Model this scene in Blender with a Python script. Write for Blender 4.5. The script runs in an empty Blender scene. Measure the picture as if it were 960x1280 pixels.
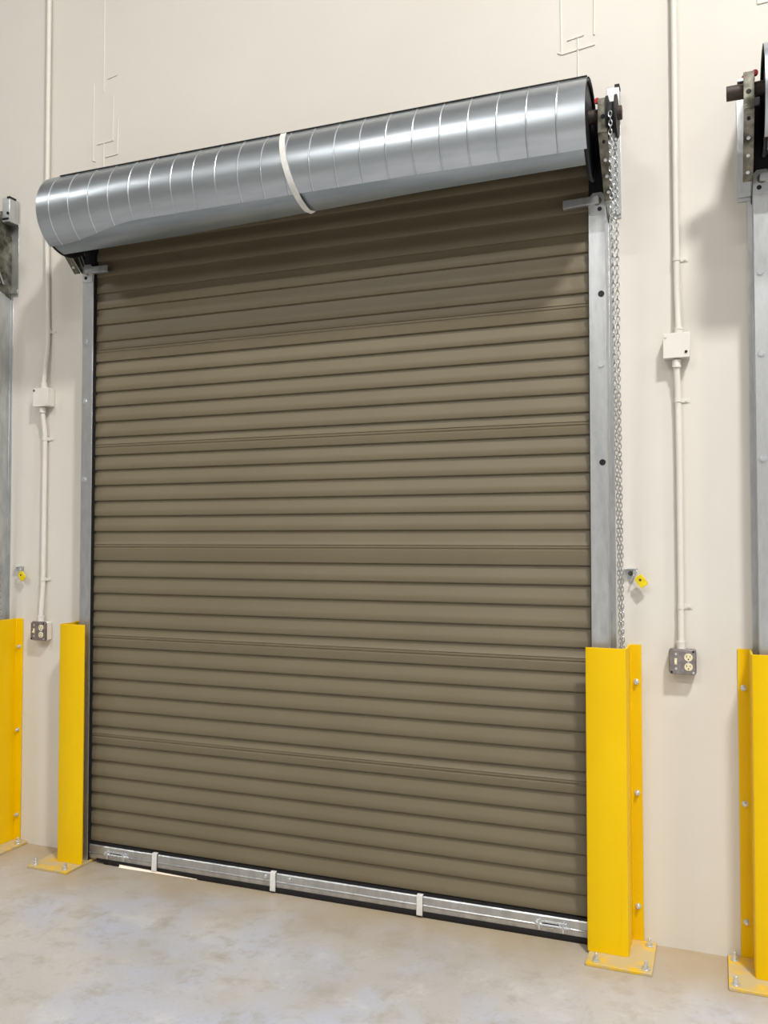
import bpy, bmesh, math, random
from mathutils import Vector, Matrix
random.seed(7)
sc = bpy.context.scene
COL = sc.collection
PI = math.pi

# ------------------------------------------------------------------ materials
def srgb(r, g, b):
    f = lambda c: (c/255/12.92) if c/255 <= .04045 else ((c/255+.055)/1.055)**2.4
    return (f(r), f(g), f(b), 1)

def base_mat(name, col, rough=.5, metal=0.0, spec=.5):
    m = bpy.data.materials.new(name); m.use_nodes = True
    b = m.node_tree.nodes['Principled BSDF']
    b.inputs['Base Color'].default_value = col
    b.inputs['Roughness'].default_value = rough
    b.inputs['Metallic'].default_value = metal
    b.inputs['Specular IOR Level'].default_value = spec
    return m, m.node_tree, b

def noise_mix(nt, scale, c1, c2, lo=.35, hi=.65, detail=4, vec=None, dist=0.0, rough=.55):
    n = nt.nodes.new('ShaderNodeTexNoise'); n.inputs['Scale'].default_value = scale
    n.inputs['Detail'].default_value = detail; n.inputs['Distortion'].default_value = dist
    n.inputs['Roughness'].default_value = rough
    if vec is not None: nt.links.new(vec, n.inputs['Vector'])
    r = nt.nodes.new('ShaderNodeMapRange')
    r.inputs['From Min'].default_value = lo; r.inputs['From Max'].default_value = hi
    nt.links.new(n.outputs['Fac'], r.inputs['Value'])
    mx = nt.nodes.new('ShaderNodeMix'); mx.data_type = 'RGBA'
    nt.links.new(r.outputs['Result'], mx.inputs['Factor'])
    for s, c in ((6, c1), (7, c2)):
        if hasattr(c, 'is_linked'): nt.links.new(c, mx.inputs[s])
        else: mx.inputs[s].default_value = c
    return mx.outputs[2], r.outputs['Result']

def pos(nt, scale=(1, 1, 1)):
    g = nt.nodes.new('ShaderNodeNewGeometry'); mp = nt.nodes.new('ShaderNodeMapping')
    mp.inputs['Scale'].default_value = scale
    nt.links.new(g.outputs['Position'], mp.inputs['Vector'])
    return mp.outputs['Vector'], g

def objc(nt, scale=(1, 1, 1)):
    g = nt.nodes.new('ShaderNodeTexCoord'); mp = nt.nodes.new('ShaderNodeMapping')
    mp.inputs['Scale'].default_value = scale
    nt.links.new(g.outputs['Object'], mp.inputs['Vector'])
    return mp.outputs['Vector']

def bump(nt, b, scale, strength, dist=.002, vec=None, detail=3):
    n = nt.nodes.new('ShaderNodeTexNoise'); n.inputs['Scale'].default_value = scale
    n.inputs['Detail'].default_value = detail
    if vec is not None: nt.links.new(vec, n.inputs['Vector'])
    bp = nt.nodes.new('ShaderNodeBump'); bp.inputs['Strength'].default_value = strength
    bp.inputs['Distance'].default_value = dist
    nt.links.new(n.outputs['Fac'], bp.inputs['Height'])
    nt.links.new(bp.outputs['Normal'], b.inputs['Normal'])

def paint(name, c1, c2, rough=.5, scale=2.0, bs=40, bst=.15, bd=.002, spec=.4):
    m, nt, b = base_mat(name, c1, rough, 0, spec)
    v, _ = pos(nt)
    o, _ = noise_mix(nt, scale, c1, c2, vec=v)
    nt.links.new(o, b.inputs['Base Color'])
    bump(nt, b, bs, bst, bd, vec=v)
    return m

def metal(name, c1, c2, rough=.35, scale=60, r2=.5, stretch=(1, 1, 1), bst=.05, bs=30, met=1.0):
    m, nt, b = base_mat(name, c1, rough, met)
    v = objc(nt, stretch)
    o, f = noise_mix(nt, scale, c1, c2, vec=v, detail=5)
    nt.links.new(o, b.inputs['Base Color'])
    r = nt.nodes.new('ShaderNodeMapRange'); r.inputs['To Min'].default_value = rough; r.inputs['To Max'].default_value = r2
    nt.links.new(f, r.inputs['Value']); nt.links.new(r.outputs['Result'], b.inputs['Roughness'])
    if bst: bump(nt, b, bs, bst, .002, vec=v)
    return m

M = {}
M['wall'] = paint('wall_paint', srgb(215, 210, 200), srgb(211, 205, 195), .6, 1.1, 26, .12, .004)
M['trim'] = paint('patch_paint', srgb(221, 217, 208), srgb(216, 211, 202), .5, 4, 60, .1)
M['conduit'] = paint('conduit_paint', srgb(220, 216, 207), srgb(215, 210, 200), .42, 6, 60, .05)
M['ceiling'] = paint('ceiling_paint', srgb(165, 165, 163), srgb(152, 152, 150), .8, 2)
M['far_wall'] = paint('grey_block_paint', srgb(178, 176, 171), srgb(166, 164, 160), .8, 1)
M['curtain'] = paint('brown_enamel', srgb(114, 104, 83), srgb(110, 100, 79), .48, 1.7, 20, .05, .002, .35)
M['galv'] = metal('galvanised_sheet', srgb(190, 196, 201), srgb(178, 185, 190), .30, 26, .38, (.15, 1, 1), 0, met=.9)
M['galv_low'] = metal('bluish_lower_sheet', srgb(166, 175, 181), srgb(150, 160, 167), .38, 18, .46, (.15, 1, 1), 0, met=.9)  # bluer and darker grey than the outer hood sheet
M['steel'] = metal('galvanised_angle', srgb(206, 208, 208), srgb(184, 186, 187), .34, 26, .46, (1, 1, .35), .05, 30, .85)
M['steel_dark'] = metal('dull_bracket_steel', srgb(140, 137, 125), srgb(78, 76, 66), .35, 22, .55)
M['zinc'] = metal('zinc_bolt', srgb(224, 228, 232), srgb(200, 203, 206), .25, 40, .35, met=.7)
M['chain'] = metal('zinc_chain', srgb(186, 188, 186), srgb(165, 166, 164), .36, 60, .45, met=.85)
M['shaft'] = paint('brown_primed_steel', srgb(72, 58, 48), srgb(58, 47, 40), .5, 30, 60, .1)
M['black'] = paint('black_rubber', srgb(20, 19, 22), srgb(28, 27, 30), .6, 20, 60, .1)
M['red'] = paint('red_paint_mark', srgb(190, 40, 44), srgb(170, 30, 36), .5, 40)
M['ivory'] = paint('ivory_plastic', srgb(232, 222, 186), srgb(224, 213, 176), .35, 40)
M['cover'] = metal('raised_steel_cover', srgb(170, 162, 160), srgb(146, 138, 136), .42, 40, .55)
M['strap'] = paint('white_strap', srgb(226, 224, 218), srgb(214, 212, 206), .5, 40)
M['tag'] = paint('yellow_plastic_tag', srgb(232, 208, 20), srgb(214, 186, 10), .4, 60)
M['outside'] = paint('yard_concrete', srgb(190, 186, 178), srgb(176, 172, 164), .8, 3)

def guard_mat():
    m, nt, b = base_mat('yellow_enamel', srgb(232, 190, 0), .38, 0, .2)
    v, _ = pos(nt)
    o, _ = noise_mix(nt, 3.0, srgb(234, 192, 0), srgb(230, 186, 0), vec=v)
    v2, _ = pos(nt, (30, 30, 1.2))
    o2, _ = noise_mix(nt, 1.0, o, srgb(224, 180, 0), .6, .8, vec=v2)
    nt.links.new(o2, b.inputs['Base Color'])
    bump(nt, b, 30, .05, .002, vec=v)
    return m
M['yellow'] = guard_mat()

def plate_mat():
    m, nt, b = base_mat('worn_yellow_plate', srgb(226, 190, 70), .5)
    v, _ = pos(nt)
    o, _ = noise_mix(nt, 9.0, srgb(190, 172, 130), srgb(222, 180, 24), .48, .64, vec=v, detail=5)
    nt.links.new(o, b.inputs['Base Color'])
    return m
M['plate'] = plate_mat()

def floor_mat():
    m, nt, b = base_mat('concrete_floor', srgb(190, 182, 168), .45, 0, .4)
    v, g = pos(nt)
    a, _ = noise_mix(nt, 1.3, srgb(180, 176, 171), srgb(197, 194, 191), .36, .66, 6, v, .5)
    c, _ = noise_mix(nt, 2.1, a, srgb(184, 186, 197), .44, .66, 5, v, .6)
    d, _ = noise_mix(nt, 8.0, c, srgb(166, 159, 149), .50, .72, 8, v, .3, .7)
    e, _ = noise_mix(nt, 5.0, d, srgb(206, 204, 200), .55, .78, 9, v, .35, .7)
    e, _ = noise_mix(nt, 70.0, e, srgb(158, 152, 144), .56, .86, 6, v, 0, .7)
    # tan dust that has settled in a band along the foot of the wall
    sep = nt.nodes.new('ShaderNodeSeparateXYZ'); nt.links.new(g.outputs['Position'], sep.inputs[0])
    n = nt.nodes.new('ShaderNodeTexNoise'); n.inputs['Scale'].default_value = 3.0; n.inputs['Detail'].default_value = 5
    nt.links.new(v, n.inputs['Vector'])
    ad = nt.nodes.new('ShaderNodeMath'); ad.operation = 'MULTIPLY_ADD'
    nt.links.new(n.outputs['Fac'], ad.inputs[0]); ad.inputs[1].default_value = .7
    nt.links.new(sep.outputs['Y'], ad.inputs[2])
    r = nt.nodes.new('ShaderNodeMapRange'); r.interpolation_type = 'SMOOTHSTEP'
    r.inputs['From Min'].default_value = -.25; r.inputs['From Max'].default_value = .32; r.inputs['To Max'].default_value = .85
    nt.links.new(ad.outputs[0], r.inputs['Value'])
    mx = nt.nodes.new('ShaderNodeMix'); mx.data_type = 'RGBA'
    nt.links.new(r.outputs['Result'], mx.inputs['Factor']); nt.links.new(e, mx.inputs[6])
    mx.inputs[7].default_value = srgb(166, 147, 116)
    nt.links.new(mx.outputs[2], b.inputs['Base Color'])
    bump(nt, b, 30, .12, .002, vec=v, detail=6)
    return m
M['floor'] = floor_mat()

# ------------------------------------------------------------------ mesh collector
class MB:
    def __init__(s): s.bm = bmesh.new()
    def box(s, x0, x1, y0, y1, z0, z1):
        v = [s.bm.verts.new((x, y, z)) for x in (x0, x1) for y in (y0, y1) for z in (z0, z1)]
        for f in ((0, 1, 3, 2), (4, 6, 7, 5), (0, 4, 5, 1), (2, 3, 7, 6), (0, 2, 6, 4), (1, 5, 7, 3)):
            s.bm.faces.new([v[i] for i in f])
        return s
    def prism(s, poly, axis, a, b):
        """extrude a closed 2-D outline along axis: 'x' -> (y,z), 'y' -> (x,z), 'z' -> (x,y)"""
        def P(p, t): return {'x': (t, p[0], p[1]), 'y': (p[0], t, p[1]), 'z': (p[0], p[1], t)}[axis]
        A = [s.bm.verts.new(P(p, a)) for p in poly]; B = [s.bm.verts.new(P(p, b)) for p in poly]
        n = len(poly)
        for i in range(n): s.bm.faces.new((A[i], A[(i+1) % n], B[(i+1) % n], B[i]))
        s.bm.faces.new(A); s.bm.faces.new(B)
        return s
    def cyl(s, p0, p1, r, n=20, r2=None, caps=True):
        p0, p1 = Vector(p0), Vector(p1); d = (p1-p0).normalized()
        u = d.orthogonal().normalized(); w = d.cross(u); r2 = r if r2 is None else r2
        A = [s.bm.verts.new(p0+(u*math.cos(t)+w*math.sin(t))*r) for t in [2*PI*i/n for i in range(n)]]
        B = [s.bm.verts.new(p1+(u*math.cos(t)+w*math.sin(t))*r2) for t in [2*PI*i/n for i in range(n)]]
        for i in range(n): s.bm.faces.new((A[i], A[(i+1) % n], B[(i+1) % n], B[i]))
        if caps: s.bm.faces.new(A); s.bm.faces.new(B)
        return s
    def tube(s, pts, r, n=12, closed=False):
        pts = [Vector(p) for p in pts]; rings = []; N = len(pts); u = None
        for i, p in enumerate(pts):
            a = pts[i-1] if (i or closed) else p; b = pts[(i+1) % N] if (i < N-1 or closed) else p
            d = (b-a).normalized()
            u = d.orthogonal().normalized() if u is None else (u-d*u.dot(d)).normalized()
            w = d.cross(u)
            rings.append([s.bm.verts.new(p+(u*math.cos(t)+w*math.sin(t))*r) for t in [2*PI*k/n for k in range(n)]])
        for i in range(N if closed else N-1):
            A, B = rings[i], rings[(i+1) % N]
            for k in range(n): s.bm.faces.new((A[k], A[(k+1) % n], B[(k+1) % n], B[k]))
        if not closed: s.bm.faces.new(rings[0]); s.bm.faces.new(rings[-1])
        return s
    def sweep(s, prof, xs):
        """open (y,z) profile swept along x"""
        R = [[s.bm.verts.new((x, p[0], p[1])) for p in prof] for x in xs]
        for a in range(len(xs)-1):
            for k in range(len(prof)-1): s.bm.faces.new((R[a][k], R[a+1][k], R[a+1][k+1], R[a][k+1]))
        return s
    def hexhead(s, p0, p1, r): return s.cyl(p0, p1, r, 6)
    def build(s, name, mat, parent=None, loc=(0, 0, 0), bevel=0, smooth=True, solid=0, seg=2):
        bmesh.ops.recalc_face_normals(s.bm, faces=s.bm.faces)
        me = bpy.data.meshes.new(name); s.bm.to_mesh(me); s.bm.free()
        me.materials.append(M[mat] if isinstance(mat, str) else mat)
        o = bpy.data.objects.new(name, me); COL.objects.link(o); o.location = loc
        if parent: o.parent = parent
        if smooth:
            for p in me.polygons: p.use_smooth = True
            me.set_sharp_from_angle(angle=math.radians(35))
        if solid:
            md = o.modifiers.new('thickness', 'SOLIDIFY'); md.thickness = solid; md.offset = 0
            md = o.modifiers.new('edges', 'EDGE_SPLIT'); md.split_angle = math.radians(35)
        if bevel:
            md = o.modifiers.new('bevel', 'BEVEL'); md.width = bevel; md.segments = seg; md.limit_method = 'ANGLE'
            md.angle_limit = math.radians(40)
        return o

def tag(o, label=None, cat=None, group=None, kind=None):
    for k, v in (('label', label), ('category', cat), ('group', group), ('kind', kind)):
        if v: o[k] = v
    return o
def thing(name, label, cat, loc, group=None, kind=None):
    o = bpy.data.objects.new(name, None); COL.objects.link(o); o.location = loc; o.empty_display_size = .1
    return tag(o, label, cat, group, kind)
def children(o): return [c for c in bpy.data.objects if c.parent == o]
def copy_tree(o, parent=None):
    c = o.copy(); COL.objects.link(c)
    if parent: c.parent = parent
    for ch in children(o): copy_tree(ch, c)
    return c
def struct(name, mb, mat, **k): return tag(mb.build(name, mat, smooth=False, **k), kind='structure')

# ------------------------------------------------------------------ room shell
XA, XB, YB, HC = -13.0, 12.0, -17.0, 8.6
XC = -1.69                                     # centre of the middle door
DX = (XC, XC-3.163, XC+3.13)                   # the three doors
OPW, OPH, TH = 1.20, 3.02, .25
w = MB(); edges = sorted([(x-OPW, x+OPW) for x in DX]); x = XA
for a, b in edges:
    w.box(x, a, 0, TH, 0, HC); w.box(a, b, 0, TH, OPH, HC); x = b
w.box(x, XB, 0, TH, 0, HC)
struct('wall_back', w, 'wall')
struct('wall_left', MB().box(XA-.2, XA, YB, TH, 0, HC), 'far_wall')
struct('wall_right', MB().box(XB, XB+.2, YB, TH, 0, HC), 'far_wall')
struct('wall_front', MB().box(XA, XB, YB-.2, YB, 0, HC), 'far_wall')
struct('floor', MB().box(XA-.2, XB+.2, YB-.2, TH, -.2, 0), 'floor')
struct('ceiling', MB().box(XA-.2, XB+.2, YB-.2, TH, HC, HC+.2), 'ceiling')
struct('ground', MB().box(-30, 30, TH, 40, -.2, -.002), 'outside')

# painted-over patches and joints high on the wall
def beads(name, segs, wd=.007, dp=.004):
    m = MB()
    for (xa, za), (xb, zb) in segs:
        if abs(xa-xb) > abs(za-zb): m.prism([(xa, za-wd/2), (xb, zb-wd/2), (xb, zb+wd/2), (xa, za+wd/2)], 'y', -dp, .001)
        else: m.prism([(xa-wd/2, za), (xa+wd/2, za), (xb+wd/2, zb), (xb-wd/2, zb)], 'y', -dp, .001)
    return struct(name, m, 'trim', bevel=.0015)
beads('trim_1', [((-3.018, 3.58), (-3.018, 3.99)), ((-3.018, 3.58), (-3.0, 3.575)), ((-2.865, 3.59), (-2.862, 3.78)),
                 ((-2.94, 3.588), (-2.862, 3.592)), ((-2.895, 3.665), (-2.893, 3.91)), ((-2.995, 3.663), (-2.889, 3.668)),
                 ((-2.951, 3.50), (-2.951, 3.665)), ((-2.955, 3.93), (-2.955, 5.4)), ((-2.93, 4.0), (-2.87, 4.01))])
beads('trim_2', [((-.583, 3.645), (-.589, 4.3)), ((-.583, 3.645), (-.445, 3.66)), ((-.448, 3.70), (-.442, 4.3)),
                 ((-.56, 3.70), (-.49, 3.71)), ((-.515, 3.50), (-.515, 3.70)), ((-.60, 3.655), (-.583, 3.645))])
beads('trim_3', [((.178, 3.69), (.178, 4.3)), ((.178, 3.69), (.33, 3.70)), ((.33, 3.70), (.33, 4.3)), ((.26, 3.5), (.26, 3.69))])

# ------------------------------------------------------------------ roll-up door
HW = 1.235
YR, YV = -.083, -.0725                          # curtain ridge and valley planes
GROOVES = [3.16, 3.08, 3.01, 2.93, 2.845, 2.765, 2.684, 2.60, 2.496, 2.422, 2.344, 2.269, 2.193, 2.114, 2.023, 1.949, 1.871,
           1.793, 1.716, 1.640, 1.494, 1.415, 1.332, 1.244, 1.165, 1.065, .987, .909, .831, .752, .672, .582, .502, .424, .344, .264, .186, .102]
SEAMS = {2.496, 2.023, 1.494, 1.065, .582}
def curtain_profile():
    p = [(YV, GROOVES[-1]-.012)]
    G = GROOVES[::-1]
    for i in range(len(G)-1):
        g, nx = G[i], G[i+1]; P = nx-g
        r = .042 if P < .13 else .10
        p += [(YV, g), (YR+.001, g+.0015), (YR, g+.004)]
        if g in SEAMS:                         # two shallow lap ribs half-way up a seam course
            c = g+P*.50
            p += [(YR, c-.014), (YR+.004, c-.011), (YR+.004, c-.006), (YR+.001, c-.003), (YR+.001, c+.004), (YR+.005, c+.007), (YR+.004, c+.012)]
            r = P*.5+.018
        p += [(YR, g+r-.010), (YV, g+r+.008), (YV, nx-.001)]
    return p
RC, YD, ZD = .19, -.28, 3.165                  # hood radius and axis
XL, XRR = -1.265, 1.265

door = thing('roll_up_door', 'brown corrugated roll-up door in the middle, wholly in view under a long galvanised hood', 'roll-up door', (XC, 0, 0), 'roll-up doors along the wall', 'thing')
MB().sweep(curtain_profile(), [-HW, -.6, 0, .6, HW]).build('curtain', 'curtain', door, solid=.0015)
# bottom bar with seal, slide bolts, straps
bar = MB().prism([(-.090, .020), (-.094, .020), (-.098, .028), (-.098, .046), (-.101, .048), (-.101, .052), (-.098, .054), (-.098, .084), (-.094, .089), (-.07, .089), (-.07, .085), (-.088, .085)], 'x', -HW, HW).build('bottom_bar', 'steel', door, bevel=.001)
sl = MB()
def seal(xa, xb, za, zb):                       # one run of the seal, its lower edge at za .. zb
    P = lambda x, z: [(x, -.096, z), (x, -.091, z), (x, -.088, .022), (x, -.090, .026), (x, -.099, .026), (x, -.1005, .018), (x, -.099, z+.004)]
    A = [sl.bm.verts.new(p) for p in P(xa, za)]; B = [sl.bm.verts.new(p) for p in P(xb, zb)]
    for k in range(7): sl.bm.faces.new((A[k], A[(k+1) % 7], B[(k+1) % 7], B[k]))
    sl.bm.faces.new(A); sl.bm.faces.new(B)
for q in ((-1.18, -1.14, .008, .008), (-1.14, -1.05, 0, 0), (-1.05, -.80, .0115, .0075), (-.80, -.6, .0075, .003), (-.6, 1.207, 0, 0)): seal(*q)
bmesh.ops.remove_doubles(sl.bm, verts=sl.bm.verts, dist=.0001)
sl.build('rubber_seal', 'black', bar)
MB().box(-HW, HW, -.092, -.072, .0895, .099).build('gap_shade_strip', 'black', bar)  # black strip standing in for the curtain's bottom fold and its shadow
for s in (-1, 1):
    m = MB()
    c = 1.06*s
    m.box(c-.052, c-.044, -.112, -.098, .034, .074); m.box(c+.044, c+.052, -.112, -.098, .034, .074)
    m.box(c-.06, c+.06, -.1015, -.0975, .040, .070)
    m.cyl((c-.06, -.106, .054), (c+.075, -.106, .054), .005, 10)
    m.hexhead((c-.058, -.098, .060), (c-.058, -.116, .060), .008)
    m.build('slide_bolt', 'zinc', bar, bevel=.001)
    MB().box(c-.038, c+.03, -.1025, -.1010, .046, .062).build('slot', 'black', bar)
for xx in (-.835, -.195, .505):
    MB().prism([(-.112, .014), (-.108, .009), (-.103, .012), (-.103, .090), (-.085, .094), (-.085, .097), (-.106, .096), (-.108, .088)], 'x', xx-.013, xx+.013).build('strap', 'strap', bar, bevel=.002)
gleam_heads = [MB().hexhead((xx, -.098, .069), (xx, -.106, .069), .010).build('rivet_or_gleam', 'zinc', bar, bevel=.002) for xx in (-.235, -.115)]  # polished heads added in place of two gleams on the bar

# guides
for s in (-1, 1):
    X = lambda a, s=s: s*a
    sec = [(X(1.227), -.110), (X(1.293), -.110), (X(1.293), -.003), (X(1.312), -.003), (X(1.312), 0), (X(1.289), 0), (X(1.289), -.0995),
           (X(1.286), -.1065), (X(1.227), -.1065)]
    g = MB().prism(sec, 'z', .0135, 2.965)
    back = [(X(1.228), -.052), (X(1.289), -.052), (X(1.289), -.049), (X(1.228), -.049)]
    g.prism(back, 'z', .0135, 2.95)
    go = g.build('guide', 'steel', door, bevel=.0012)
    MB().prism([(X(1.2245), -.1063), (X(1.2885), -.1063), (X(1.2885), -.088), (X(1.2245), -.088)], 'z', .0135, 2.94).build('guide_shade_strip', 'black', go)  # black strip that paints the shade inside the guide slot
    for zz in (2.295, 2.6, 1.90) if s < 0 else (2.295,):
        MB().hexhead((X(1.272), -.110, zz), (X(1.272), -.116, zz), .011).cyl((X(1.272), -.110, zz), (X(1.272), -.112, zz), .014, 16).build('bolt', 'zinc', go)
    for zz in (2.58, 1.905) if s > 0 else ():
        MB().cyl((X(1.275), -.112, zz), (X(1.275), -.109, zz), .0125, 16).build('bolt_hole', 'black', go)
    # rounded head plate with slotted adjusting bolt and stop clip
    pl = [(X(1.232), 2.90), (X(1.293), 2.90), (X(1.293), 2.975), (X(1.28), 2.990), (X(1.245), 2.990), (X(1.232), 2.975)]
    MB().prism(pl, 'y', -.1135, -.110).build('head_plate', 'steel', go, bevel=.001)
    MB().hexhead((X(1.262), -.1135, 2.955), (X(1.262), -.124, 2.955), .013).cyl((X(1.262), -.1135, 2.955), (X(1.262), -.116, 2.955), .018, 18).build('bolt', 'steel_dark', go, bevel=.001)
    MB().cyl((X(1.272), -.1145, 2.922), (X(1.272), -.1125, 2.922), .009, 14).build('bolt_hole', 'black', go)
    MB().prism([(X(1.128), 2.938), (X(1.27), 2.946), (X(1.27), 2.972), (X(1.128), 2.970)], 'y', -.1275, -.1235).prism([(X(1.128), 2.938), (X(1.27), 2.946), (X(1.27), 2.942), (X(1.128), 2.934)], 'y', -.1275, -.105).build('stop_clip', 'steel', door, bevel=.001)

# hood: outer sheet with a lip that swings down at its left end, inner sheet, rings, strap, hem
def sm(t): t = max(0, min(1, t)); return t*t*(3-2*t)
def lip(x): return -61+20*sm((x-XL-.03)/.52)-1.5*sm((x-.5)/.7)
def inner(x): return -86+22*sm((x-XL)/2.4)
def shell(r, a0, a1f, xs, n=44):
    m = MB(); R = []
    for x in xs:
        a1 = a1f(x); row = []
        for k in range(n+1):
            t = math.radians(a0+(a1-a0)*k/n)
            row.append(m.bm.verts.new((x, YD-r*math.cos(t), ZD+r*math.sin(t))))
        R.append(row)
    for i in range(len(xs)-1):
        for k in range(n): m.bm.faces.new((R[i][k], R[i+1][k], R[i+1][k+1], R[i][k+1]))
    return m
xs = [XL]
rings = [1.161-.112*k for k in range(22)][::-1]
for xr in rings: xs += [xr-.0032, xr-.0016, xr, xr+.0016, xr+.0032, xr+.056]
xs = [q for q in xs if q < XRR-.01]+[XRR]
hm = shell(RC, 172, lip, xs)
for v in hm.bm.verts:                          # rolled stiffening rings and a little oil-canning
    d = min(abs(v.co.x-q) for q in rings)
    rr = .0028 if d < .0005 else (.0022 if d < .002 else 0)
    if not rr: rr = .0008*math.sin(v.co.x*5.1+1)*math.sin(v.co.z*17)
    n = Vector((0, v.co.y-YD, v.co.z-ZD)).normalized(); v.co += n*rr
hood = hm.build('hood', 'galv', door, solid=.002)
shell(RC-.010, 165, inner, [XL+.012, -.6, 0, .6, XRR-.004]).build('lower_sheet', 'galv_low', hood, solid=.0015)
# dark rolled hem along the top of the hood
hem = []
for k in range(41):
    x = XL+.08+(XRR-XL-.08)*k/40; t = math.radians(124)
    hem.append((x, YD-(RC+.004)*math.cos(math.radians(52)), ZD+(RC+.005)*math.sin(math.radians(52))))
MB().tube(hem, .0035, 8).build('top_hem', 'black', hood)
def band():
    m = MB(); A = []
    for k in range(41):
        t = 100-165*k/40; xx = .0+.09*max(0, (55-t))/115+.0; tr = math.radians(t); r = RC+.005
        y, z = YD-r*math.cos(tr), ZD+r*math.sin(tr)
        A.append((m.bm.verts.new((xx-.013, y, z)), m.bm.verts.new((xx+.013, y, z))))
    tail = (m.bm.verts.new((.105, YD-.065, ZD-.185)), m.bm.verts.new((.125, YD-.065, ZD-.178)))
    A.append(tail)
    for a, b in zip(A, A[1:]): m.bm.faces.new((a[0], a[1], b[1], b[0]))
    return m
bd = band().build('strap', 'strap', hood, solid=.003)
tag(bd, 'white strap round the hood')
for s in (-1, 1):
    xe = XRR*s
    d = MB().cyl((xe-.016*s, YD, ZD), (xe-.010*s, YD, ZD), RC-.012, 48)
    d.tube([(xe-.006*s, YD+(RC-.011)*math.cos(2*PI*k/48), ZD+(RC-.011)*math.sin(2*PI*k/48)) for k in range(48)], .007, 8, True)
    d.build('end_disc', 'black', hood)
MB().cyl((-1.235, -.215, ZD+.05), (1.235, -.215, ZD+.05), .13, 56).build('curtain_roll', 'curtain', door)
MB().cyl((-1.385, YD, ZD+.052), (1.378, YD, ZD+.052), .026, 24).build('shaft', 'shaft', door, bevel=.002)

# brackets
for s in (-1, 1):
    X = lambda a, s=s: s*a
    b = MB()
    b.prism([(0, 2.90), (0, 3.36), (-.03, 3.38), (-.30, 3.27), (-.325, 3.26), (-.325, 3.13), (-.128, 2.955), (-.10, 2.94)], 'x', X(1.293), X(1.297))
    br = b.build('bracket', 'steel_dark', door, bevel=.001)
    # front flange, folded outwards along the sloped edge
    fl = MB(); prof = [(-.325, 3.262), (-.325, 3.13), (-.128, 2.945)]
    for (ya, za), (yb, zb) in zip(prof, prof[1:]):
        n = Vector((0, zb-za, -(yb-ya))).normalized()*.004
        vs = [(X(1.293), ya, za), (X(1.329), ya, za), (X(1.329), yb, zb), (X(1.293), yb, zb)]
        A = [fl.bm.verts.new(v) for v in vs]; B = [fl.bm.verts.new(Vector(v)+n) for v in vs]
        fl.bm.faces.new(A); fl.bm.faces.new(B)
        for i in range(4): fl.bm.faces.new((A[i], A[(i+1) % 4], B[(i+1) % 4], B[i]))
    fl.build('flange', 'steel_dark', br, bevel=.0008)
    for t in (.12, .38, .62, .86):
        y, z = -.325+.197*t, 3.13-.185*t
        MB().cyl((X(1.312), y-.0050, z-.0054), (X(1.312), y-.001, z-.001), .0065, 12).build('bolt', 'zinc' if t > .3 else 'black', br)
    MB().cyl((X(1.312), -.3300, 3.19), (X(1.312), -.326, 3.19), .009, 12).build('bolt_hole', 'black', br)
    for q in (.25, .5, .75):
        MB().prism([(-.29+.17*q, 3.16), (-.28+.17*q, 3.16), (-.13+.10*q, 2.97), (-.14+.10*q, 2.97)], 'x', X(1.2915), X(1.2985)).build('slot', 'steel', br)
    # upright wall leg and the bearing plate that carries the shaft
    MB().box(min(X(1.297), X(1.345)), max(X(1.297), X(1.345)), -.005, 0, 2.915, 3.32).box(min(X(1.297), X(1.345)), max(X(1.297), X(1.345)), -.012, -.005, 2.93, 2.95).build('wall_leg', 'steel', br, bevel=.001)
    MB().box(min(X(1.290), X(1.348)), max(X(1.290), X(1.330)), -.30, -.262, 3.246, 3.256).hexhead((X(1.307), -.28, 3.25), (X(1.307), -.28, 3.276), .009).hexhead((X(1.322), -.28, 3.25), (X(1.322), -.28, 3.276), .008).build('shaft_clamp', 'zinc', br, bevel=.001)
    MB().cyl((X(1.290), -.305, 3.262), (X(1.290), -.315, 3.262), .011, 12).build('paint_mark', 'red', br)
    MB().cyl((X(1.318), -.28, 3.272), (X(1.326), -.282, 3.278), .011, 12).build('paint_mark', 'red', br)
    MB().box(min(X(1.228), X(1.293)), max(X(1.228), X(1.293)), -.10, -.004, 2.965, 3.30).build('shade_block', 'black', br)  # added black block, stands in for the shadow between guide and hood end

# chain hoist on the right-hand end
ho = MB().box(1.297, 1.347, -.075, -.010, 3.30, 3.43).build('chain_hoist', 'steel', door, bevel=.002)
MB().box(1.302, 1.342, -.078, -.074, 3.312, 3.322).build('slot', 'black', ho)
MB().cyl((1.338, -.075, 3.345), (1.338, -.08, 3.345), .008, 12).build('screw', 'black', ho)
MB().box(1.33, 1.349, -.077, -.03, 3.425, 3.436).build('end_cap', 'black', ho)
wh = MB().cyl((1.322, YD, ZD+.04), (1.329, YD, ZD+.04), .078, 32).cyl((1.329, YD, ZD+.04), (1.355, YD, ZD+.04), .055, 32).cyl((1.355, YD, ZD+.04), (1.362, YD, ZD+.04), .078, 32)
wh.build('pocket_wheel', 'black', ho)

# neighbours, cut by the frame
dl = copy_tree(door); dl.location.x = DX[1]
dl['label'] = 'roll-up door cut off by the left edge, only its steel guide and hoist box showing'
dr = copy_tree(door); dr.location.x = DX[2]
dr['label'] = 'roll-up door cut off by the right edge, with shaft stub and bracket showing'

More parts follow.
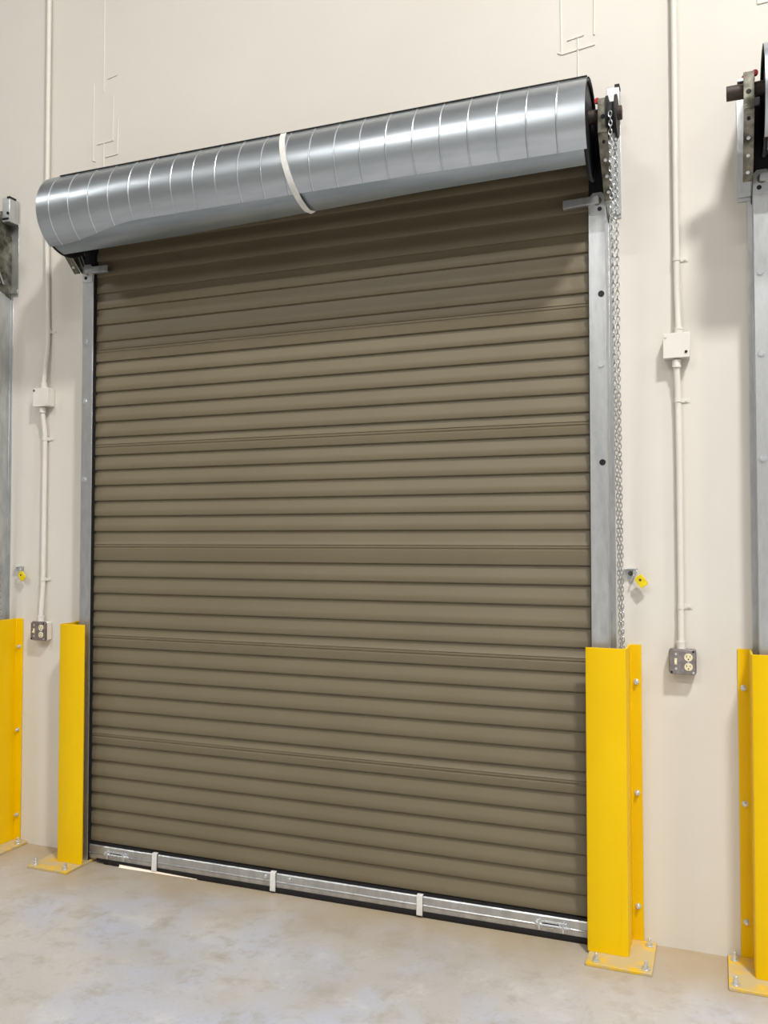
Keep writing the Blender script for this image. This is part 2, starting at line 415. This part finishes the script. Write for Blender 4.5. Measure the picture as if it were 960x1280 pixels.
# ------------------------------------------------------------------ hand chains
def link_mesh(turn):
    m = MB(); pts = []
    for k in range(16):
        t = 2*PI*k/16; u = .0062*math.cos(t); v = .0115*(math.copysign(abs(math.sin(t))**.75, math.sin(t)))
        pts.append((u, 0, v) if not turn else (0, u, v))
    m.tube(pts, .0019, 6, True)
    return m
def strand(y0, y1, z0, z1, x):
    n = int((z0-z1)/.0165)
    return [(x+.001*math.sin(i*.9), y0+(y1-y0)*i/n, z0-.0165*i, (i % 2)) for i in range(n+1)]
XCH = 1.342
spots = strand(-.351, -.105, 3.185, .92, -.001)+strand(-.209, -.080, 3.185, .92, .003)
ch = thing('hand_chain', 'zinc hand chain hanging beside the right guide of the middle door', 'chain', (XC+XCH, 0, 0), 'door hand chains')
protos = None
near = sorted(range(len(spots)), key=lambda i: abs(spots[i][2]-1.75))
vis = [i for i in near if spots[i][2] > 1.16]
pick = vis[:100]; rest = [i for i in range(len(spots)) if i not in set(pick)]
pm = [link_mesh(0).build('chain_link', 'chain', ch), link_mesh(1).build('chain_link', 'chain', ch)]
used = [False, False]
for i in pick:
    x, y, z, t = spots[i]
    o = pm[t]
    if used[t]: o = pm[t].copy(); COL.objects.link(o); o.parent = ch
    used[t] = True
    o.location = (x, y, z)
def many_links(idx):
    m = MB()
    for i in idx:
        x, y, z, t = spots[i]; pts = []
        for k in range(12):
            a = 2*PI*k/12; u = .0062*math.cos(a); v = .0115*(math.copysign(abs(math.sin(a))**.75, math.sin(a)))
            pts.append((x+u, y, z+v) if not t else (x, y+u, z+v))
        m.tube(pts, .0019, 5, True)
    return m
tag(many_links(rest).build('chain_links', 'chain', ch), kind='stuff')
lc = many_links(range(len(spots))).build('hand_chain', 'chain', None, (DX[1]+XCH, 0, 0))
tag(lc, 'zinc hand chain at the left edge in front of a steel guide', 'chain', 'door hand chains')

# ------------------------------------------------------------------ yellow guards
def make_guard(label, x0, s, plate_in=1.216):
    """x0: door centre, s: which jamb (+1 right, -1 left)"""
    t = thing('door_guard', label, 'door guard', (x0+s*1.30, 0, 0), 'yellow steel door guards')
    T, D = .008, -.17
    o = -1.30
    P = [(1.408, -.001), (1.408, -T), (1.366, -T), (1.366, -.158), (1.3625, -.166), (1.355, D), (1.214, D), (1.211, D+.002), (1.211, D+T), (1.353, D+T),
         (1.3575, D+T+.003), (1.358, -.155), (1.358, -.001)]
    sec = [(s*(a+o), b) for a, b in P]
    body = MB().prism(sec, 'z', .012, 1.178).build('guard_post', 'yellow', t, bevel=.001)
    for z in (1.03, .59, .145):
        c = s*(1.388+o)
        MB().hexhead((c, -T, z), (c, -T-.010, z), .0085).cyl((c, -T, z), (c, -T-.0025, z), .0115, 16).cyl((c, -T-.01, z), (c, -T-.018, z), .006, 10).build('wall_bolt', 'zinc', t, bevel=.0008)
    a, b = sorted((s*(plate_in+o), s*(1.456+o)))
    pl = MB().box(a, b, -.268, -.004, 0, .012).build('base_plate', 'plate', t, bevel=.002)
    for cx, cy in ((1.252, -.238), (1.432, -.238), (1.432, -.045)):
        c = s*(cx+o)
        MB().cyl((c, cy, .012), (c, cy, .015), .016, 16).hexhead((c, cy, .015), (c, cy, .027), .011).cyl((c, cy, .027), (c, cy, .042), .0065, 10).build('anchor_bolt', 'zinc', pl, bevel=.0008)
    return t
make_guard('yellow steel guard at the right foot of the middle door, below the hanging chain', XC, 1)
make_guard('yellow steel guard at the left foot of the middle door', XC, -1)
make_guard('yellow steel guard cut off by the left edge of the picture', XC-3.162, 1)
make_guard('yellow steel guard cut off by the right edge of the picture', XC+3.172, -1, 1.236)

# ------------------------------------------------------------------ conduits, boxes, outlets
def conduit(label, pts, straps):
    p0 = pts[-1]
    t = thing('conduit', label, 'conduit', (p0[0], 0, p0[2]), 'white painted conduits on the wall')
    q = [(a-p0[0], b, c-p0[2]) for a, b, c in pts]
    MB().tube(q, .0125, 16).build('pipe', 'conduit', t)
    # end connectors
    for e in (q[-1],) if q[0][2]+p0[2] > 5 else (q[0], q[-1]):
        up = e is q[-1]
        MB().cyl(e, (e[0], e[1], e[2]+(.028 if up else -.028)), .0165, 18).cyl((e[0], e[1], e[2]+(.022 if up else -.022)), (e[0], e[1], e[2]+(.03 if up else -.03)), .018, 18).build('connector', 'conduit', t)
    for z, sx in straps:
        xa = min(q, key=lambda v: abs(v[2]+p0[2]-z))
        def at(z):
            for a, b in zip(q, q[1:]):
                if (a[2]+p0[2]-z)*(b[2]+p0[2]-z) <= 0:
                    f = (a[2]+p0[2]-z)/(a[2]-b[2]+1e-9); return a[0]+(b[0]-a[0])*f, a[1]+(b[1]-a[1])*f
            return xa[0], xa[1]
        cx, cy = at(z); zz = z-p0[2]
        m = MB(); R = .0145
        prof = [(cx-R*math.cos(PI*k/14), cy-R*math.sin(PI*k/14)) for k in range(15)]
        prof = [(cx-R, -.001)]+prof+[(cx+R, -.003), (cx+R+.028, -.003), (cx+R+.028, -.0005), (cx+R-.002, -.0005)]
        inn = [(cx+(R-.0025)*math.cos(PI*k/14), cy-(R-.0025)*math.sin(PI*k/14)) for k in range(15)]
        prof = prof+inn+[(cx-R+.0025, -.001)]
        m.prism(prof, 'z', zz-.009, zz+.009)
        m.cyl((cx+R+.016, -.003, zz), (cx+R+.016, -.008, zz), .005, 12)
        m.build('pipe_strap', 'conduit', t)
    return t
def ez(a, b, za, zb, n=6): return [(a[0]+(b[0]-a[0])*sm(k/n), a[1]+(b[1]-a[1])*sm(k/n), za+(zb-za)*k/n) for k in range(n+1)]
xr = -.130
conduit('upper white conduit run right of the middle door, rising from the junction box', [(xr-.004, -.018, 7.0), (xr-.003, -.018, 3.3)]+ez((xr-.002, -.018), (xr+.002, -.03), 2.62, 2.405), [(2.715, 1), (4.9, 1)])
conduit('lower white conduit run right of the middle door, between junction box and outlet', ez((xr-.006, -.03), (xr-.002, -.018), 2.308, 2.12)+[(xr, -.018, 1.9)]+ez((xr, -.018), (xr+.0, -.028), 1.34, 1.172), [(2.15, 1), (1.335, 1)])
xl = -3.300
conduit('upper white conduit run left of the middle door, passing behind the hood end', [(xl-.012, -.018, 7.0), (xl-.004, -.018, 3.3)]+ez((xl+.012, -.018), (xl+.0, -.03), 2.66, 2.395), [(2.70, 1), (4.9, 1)])
conduit('lower white conduit run left of the middle door, between junction box and outlet', ez((xl-.006, -.03), (xl+.003, -.02), 2.296, 2.12)+[(xl+.003, -.02, 1.9)]+ez((xl+.002, -.02), (xl-.003, -.028), 1.40, 1.170), [(2.13, 1), (1.39, 1)])

def jbox(label, x0, z0, dots):
    t = thing('junction_box', label, 'junction box', (x0, 0, z0), 'white junction boxes on the wall')
    MB().box(-.049, .049, -.050, 0, 0, .096).build('box', 'conduit', t, bevel=.004)
    MB().box(-.0505, .0505, -.0545, -.0505, -.0015, .0975).build('cover', 'conduit', t, bevel=.0025)
    for dx, dz, mt in dots:
        MB().cyl((dx, -.0545, dz), (dx, -.0575, dz), .0055, 14).build('screw', mt, t)
    return t
jbox('white junction box on the conduit right of the middle door', -.135, 2.314, ((.036, .020, 'black'), (-.040, .084, 'conduit')))
jbox('white junction box on the conduit left of the middle door', -3.302, 2.298, ((-.040, .084, 'steel_dark'), (.042, .012, 'conduit')))

def outlet(label, x0, z0, body):
    t = thing('outlet_box', label, 'electrical outlet', (x0, 0, z0), 'grey steel outlet boxes')
    MB().box(-.049, .049, -.040, 0, 0, .096).build('box', body, t, bevel=.006)
    cv = [(-.050+.012*(1-math.cos(a)) if 0 else 0, 0) for a in (0,)]
    def rr(hx, hz, r, cz, n=5):
        pts = []
        for cx, cz2, a0 in ((hx-r, hz-r, 0), (-hx+r, hz-r, 90), (-hx+r, -hz+r, 180), (hx-r, -hz+r, 270)):
            for k in range(n+1):
                a = math.radians(a0+90*k/n); pts.append((cx+r*math.cos(a), cz+cz2+r*math.sin(a)))
        return pts
    cp = MB().prism(rr(.051, .050, .012, .048), 'y', -.042, -.040).prism(rr(.047, .046, .010, .048), 'y', -.052, -.042).build('cover_plate', 'cover', t, bevel=.002)
    for dz in (.067, .030):
        r = .0155; pts = []
        for k in range(28):
            a = 2*PI*k/28; pts.append((.022+r*math.cos(a), dz+max(-.0140, min(.0140, r*math.sin(a)))))
        rc = MB().prism(pts, 'y', -.0545, -.052).build('receptacle', 'ivory', t, bevel=.0006)
        MB().box(.0145, .0165, -.0552, -.054, dz-.001, dz+.008).build('slot', 'black', rc)
        MB().box(.0275, .0295, -.0552, -.054, dz, dz+.007).build('slot', 'black', rc)
        MB().cyl((.022, -.0552, dz-.007), (.022, -.054, dz-.007), .0026, 12).build('ground_hole', 'black', rc)
    sw = MB().box(-.030, -.020, -.0545, -.052, .036, .062).build('switch', 'ivory', t, bevel=.001)
    MB().prism([(-.0545, .052), (-.0635, .044), (-.0635, .040), (-.0545, .043)], 'x', -.028, -.022).build('toggle', 'ivory', sw, bevel=.0008)
    for dx, dz, mt in ((-.040, .008, 'black'), (.040, .089, 'black'), (-.024, .022, 'zinc'), (.022, .0485, 'zinc'), (.040, .008, 'zinc'), (-.024, .078, 'zinc')):
        MB().cyl((dx, -.052, dz), (dx, -.0545, dz), .0045, 12).build('screw', mt, t)
    return t
outlet('grey steel outlet box with ivory sockets right of the middle door', -.125, 1.075, 'cover')
outlet('grey steel outlet box with ivory sockets left of the middle door', -3.300, 1.073, 'conduit')

# ------------------------------------------------------------------ chain keepers with yellow tags
def keeper(label, tlabel, x, z):
    t = thing('chain_keeper', label, 'bracket', (x, 0, z), 'steel chain keepers on the wall')
    # triangular wall plate with a folded lip along the top and a sloping right edge
    MB().prism([(-.026, .030), (.026, .030), (.026, .024), (.005, -.030), (-.005, -.030), (-.026, .024)], 'y', -.003, 0).build('wall_plate', 'steel', t, bevel=.0008)
    MB().prism([(-.026, .030), (.026, .030), (.020, .027), (-.02, .027)], 'y', -.030, 0).prism([(.022, .028), (.026, .028), (.004, -.018), (.0, -.018)], 'y', -.030, -.001).build('keeper_lip', 'zinc', t, bevel=.0008)
    MB().hexhead((-.001, -.003, .010), (-.001, -.010, .010), .007).cyl((-.001, -.003, .01), (-.001, -.0045, .01), .010, 14).build('screw', 'steel_dark', t)
    g = thing('hang_tag', tlabel, 'tag', (x+.026, -.034, z+.004), 'yellow tags hanging from the keepers')
    ca, sa = math.cos(math.radians(-36)), math.sin(math.radians(-36))
    R = lambda u, v: (u*ca+v*(-sa)*-1*-1, 0) if 0 else (u*math.cos(math.radians(36))-v*math.sin(math.radians(36))*-1*-1, u*math.sin(math.radians(36))+v*math.cos(math.radians(36)))
    out = [(-.014, -.004), (-.009, 0), (.009, 0), (.014, -.004), (.014, -.036), (.011, -.040), (-.011, -.040), (-.014, -.036)]
    sh = [R(u*1.25, v*1.2-.004) for u, v in out]
    MB().prism(sh, 'y', -.004, .004).build('tag_plate', 'tag', g, bevel=.001)
    ring = [(.010*math.cos(2*PI*k/20)-.004, .004*math.sin(2*PI*k/20), .008+.010*math.sin(2*PI*k/20)) for k in range(20)]
    MB().tube(ring, .0013, 6, True).build('wire_ring', 'zinc', g)
    mk = [(R(0.0+.005*math.cos(2*PI*k/14), -.022+.005*math.sin(2*PI*k/14))) for k in range(14)]
    MB().prism(mk, 'y', -.0048, -.0035).build('rivet_or_gleam', 'steel_dark', g)
keeper('small steel chain keeper on the wall beside the middle door chain', 'yellow tag hanging from the keeper right of the middle door', -.320, 1.452)
keeper('small steel chain keeper on the wall near the left edge', 'yellow tag hanging from the keeper near the left edge', -3.470, 1.424)

# ------------------------------------------------------------------ light
def area(name, loc, sx, sy, power, col=(1, .988, .968), rot=(0, 0, 0)):
    l = bpy.data.lights.new(name, 'AREA'); l.shape = 'RECTANGLE'; l.size = sx; l.size_y = sy; l.energy = power; l.color = col
    o = bpy.data.objects.new(name, l); COL.objects.link(o); o.location = loc; o.rotation_euler = rot
    return o
area('ceiling_lamp', (2.0, -3.9, 8.2), .8, .5, 900)
area('ceiling_lamp', (-3.6, -8.2, 8.2), 1.8, .3, 420)
area('ceiling_lamp', (1.7, -8.2, 8.2), 1.8, .3, 330)
area('ceiling_lamp', (7.5, -4.2, 8.2), 1.3, .4, 330)
area('ceiling_lamp', (-9.0, -6.2, 8.2), 1.3, .4, 220)
area('ceiling_lamp', (-3.6, -13.2, 8.2), 1.8, .3, 260)
area('ceiling_lamp', (4.0, -13.2, 8.2), 1.8, .3, 260)
sun = bpy.data.lights.new('sun', 'SUN'); sun.energy = 12; sun.angle = .01
so = bpy.data.objects.new('sun', sun); COL.objects.link(so); so.rotation_euler = (math.radians(-48), 0, math.radians(12))
wd = bpy.data.worlds.new('sky'); sc.world = wd; wd.use_nodes = True
nt = wd.node_tree; bg = nt.nodes['Background']
st = nt.nodes.new('ShaderNodeTexSky'); st.sky_type = 'HOSEK_WILKIE'; st.sun_direction = (0.1, .7, .7)
nt.links.new(st.outputs['Color'], bg.inputs['Color']); bg.inputs['Strength'].default_value = 1.0

# ------------------------------------------------------------------ camera
cam = bpy.data.cameras.new('camera'); co = bpy.data.objects.new('camera', cam); COL.objects.link(co)
cam.sensor_fit = 'VERTICAL'; cam.sensor_height = 24; cam.lens = 24*1075/1280
co.location = (0, -3.6, 1.6)
co.rotation_euler = (math.radians(90+1.81), 0, math.radians(21.07))
cam.clip_start = .05; cam.clip_end = 200
sc.camera = co
sc.view_settings.view_transform = 'Standard'; sc.view_settings.look = 'None'
sc.view_settings.gamma = 1; sc.view_settings.exposure = -0.45; sc.view_settings.use_curve_mapping = False
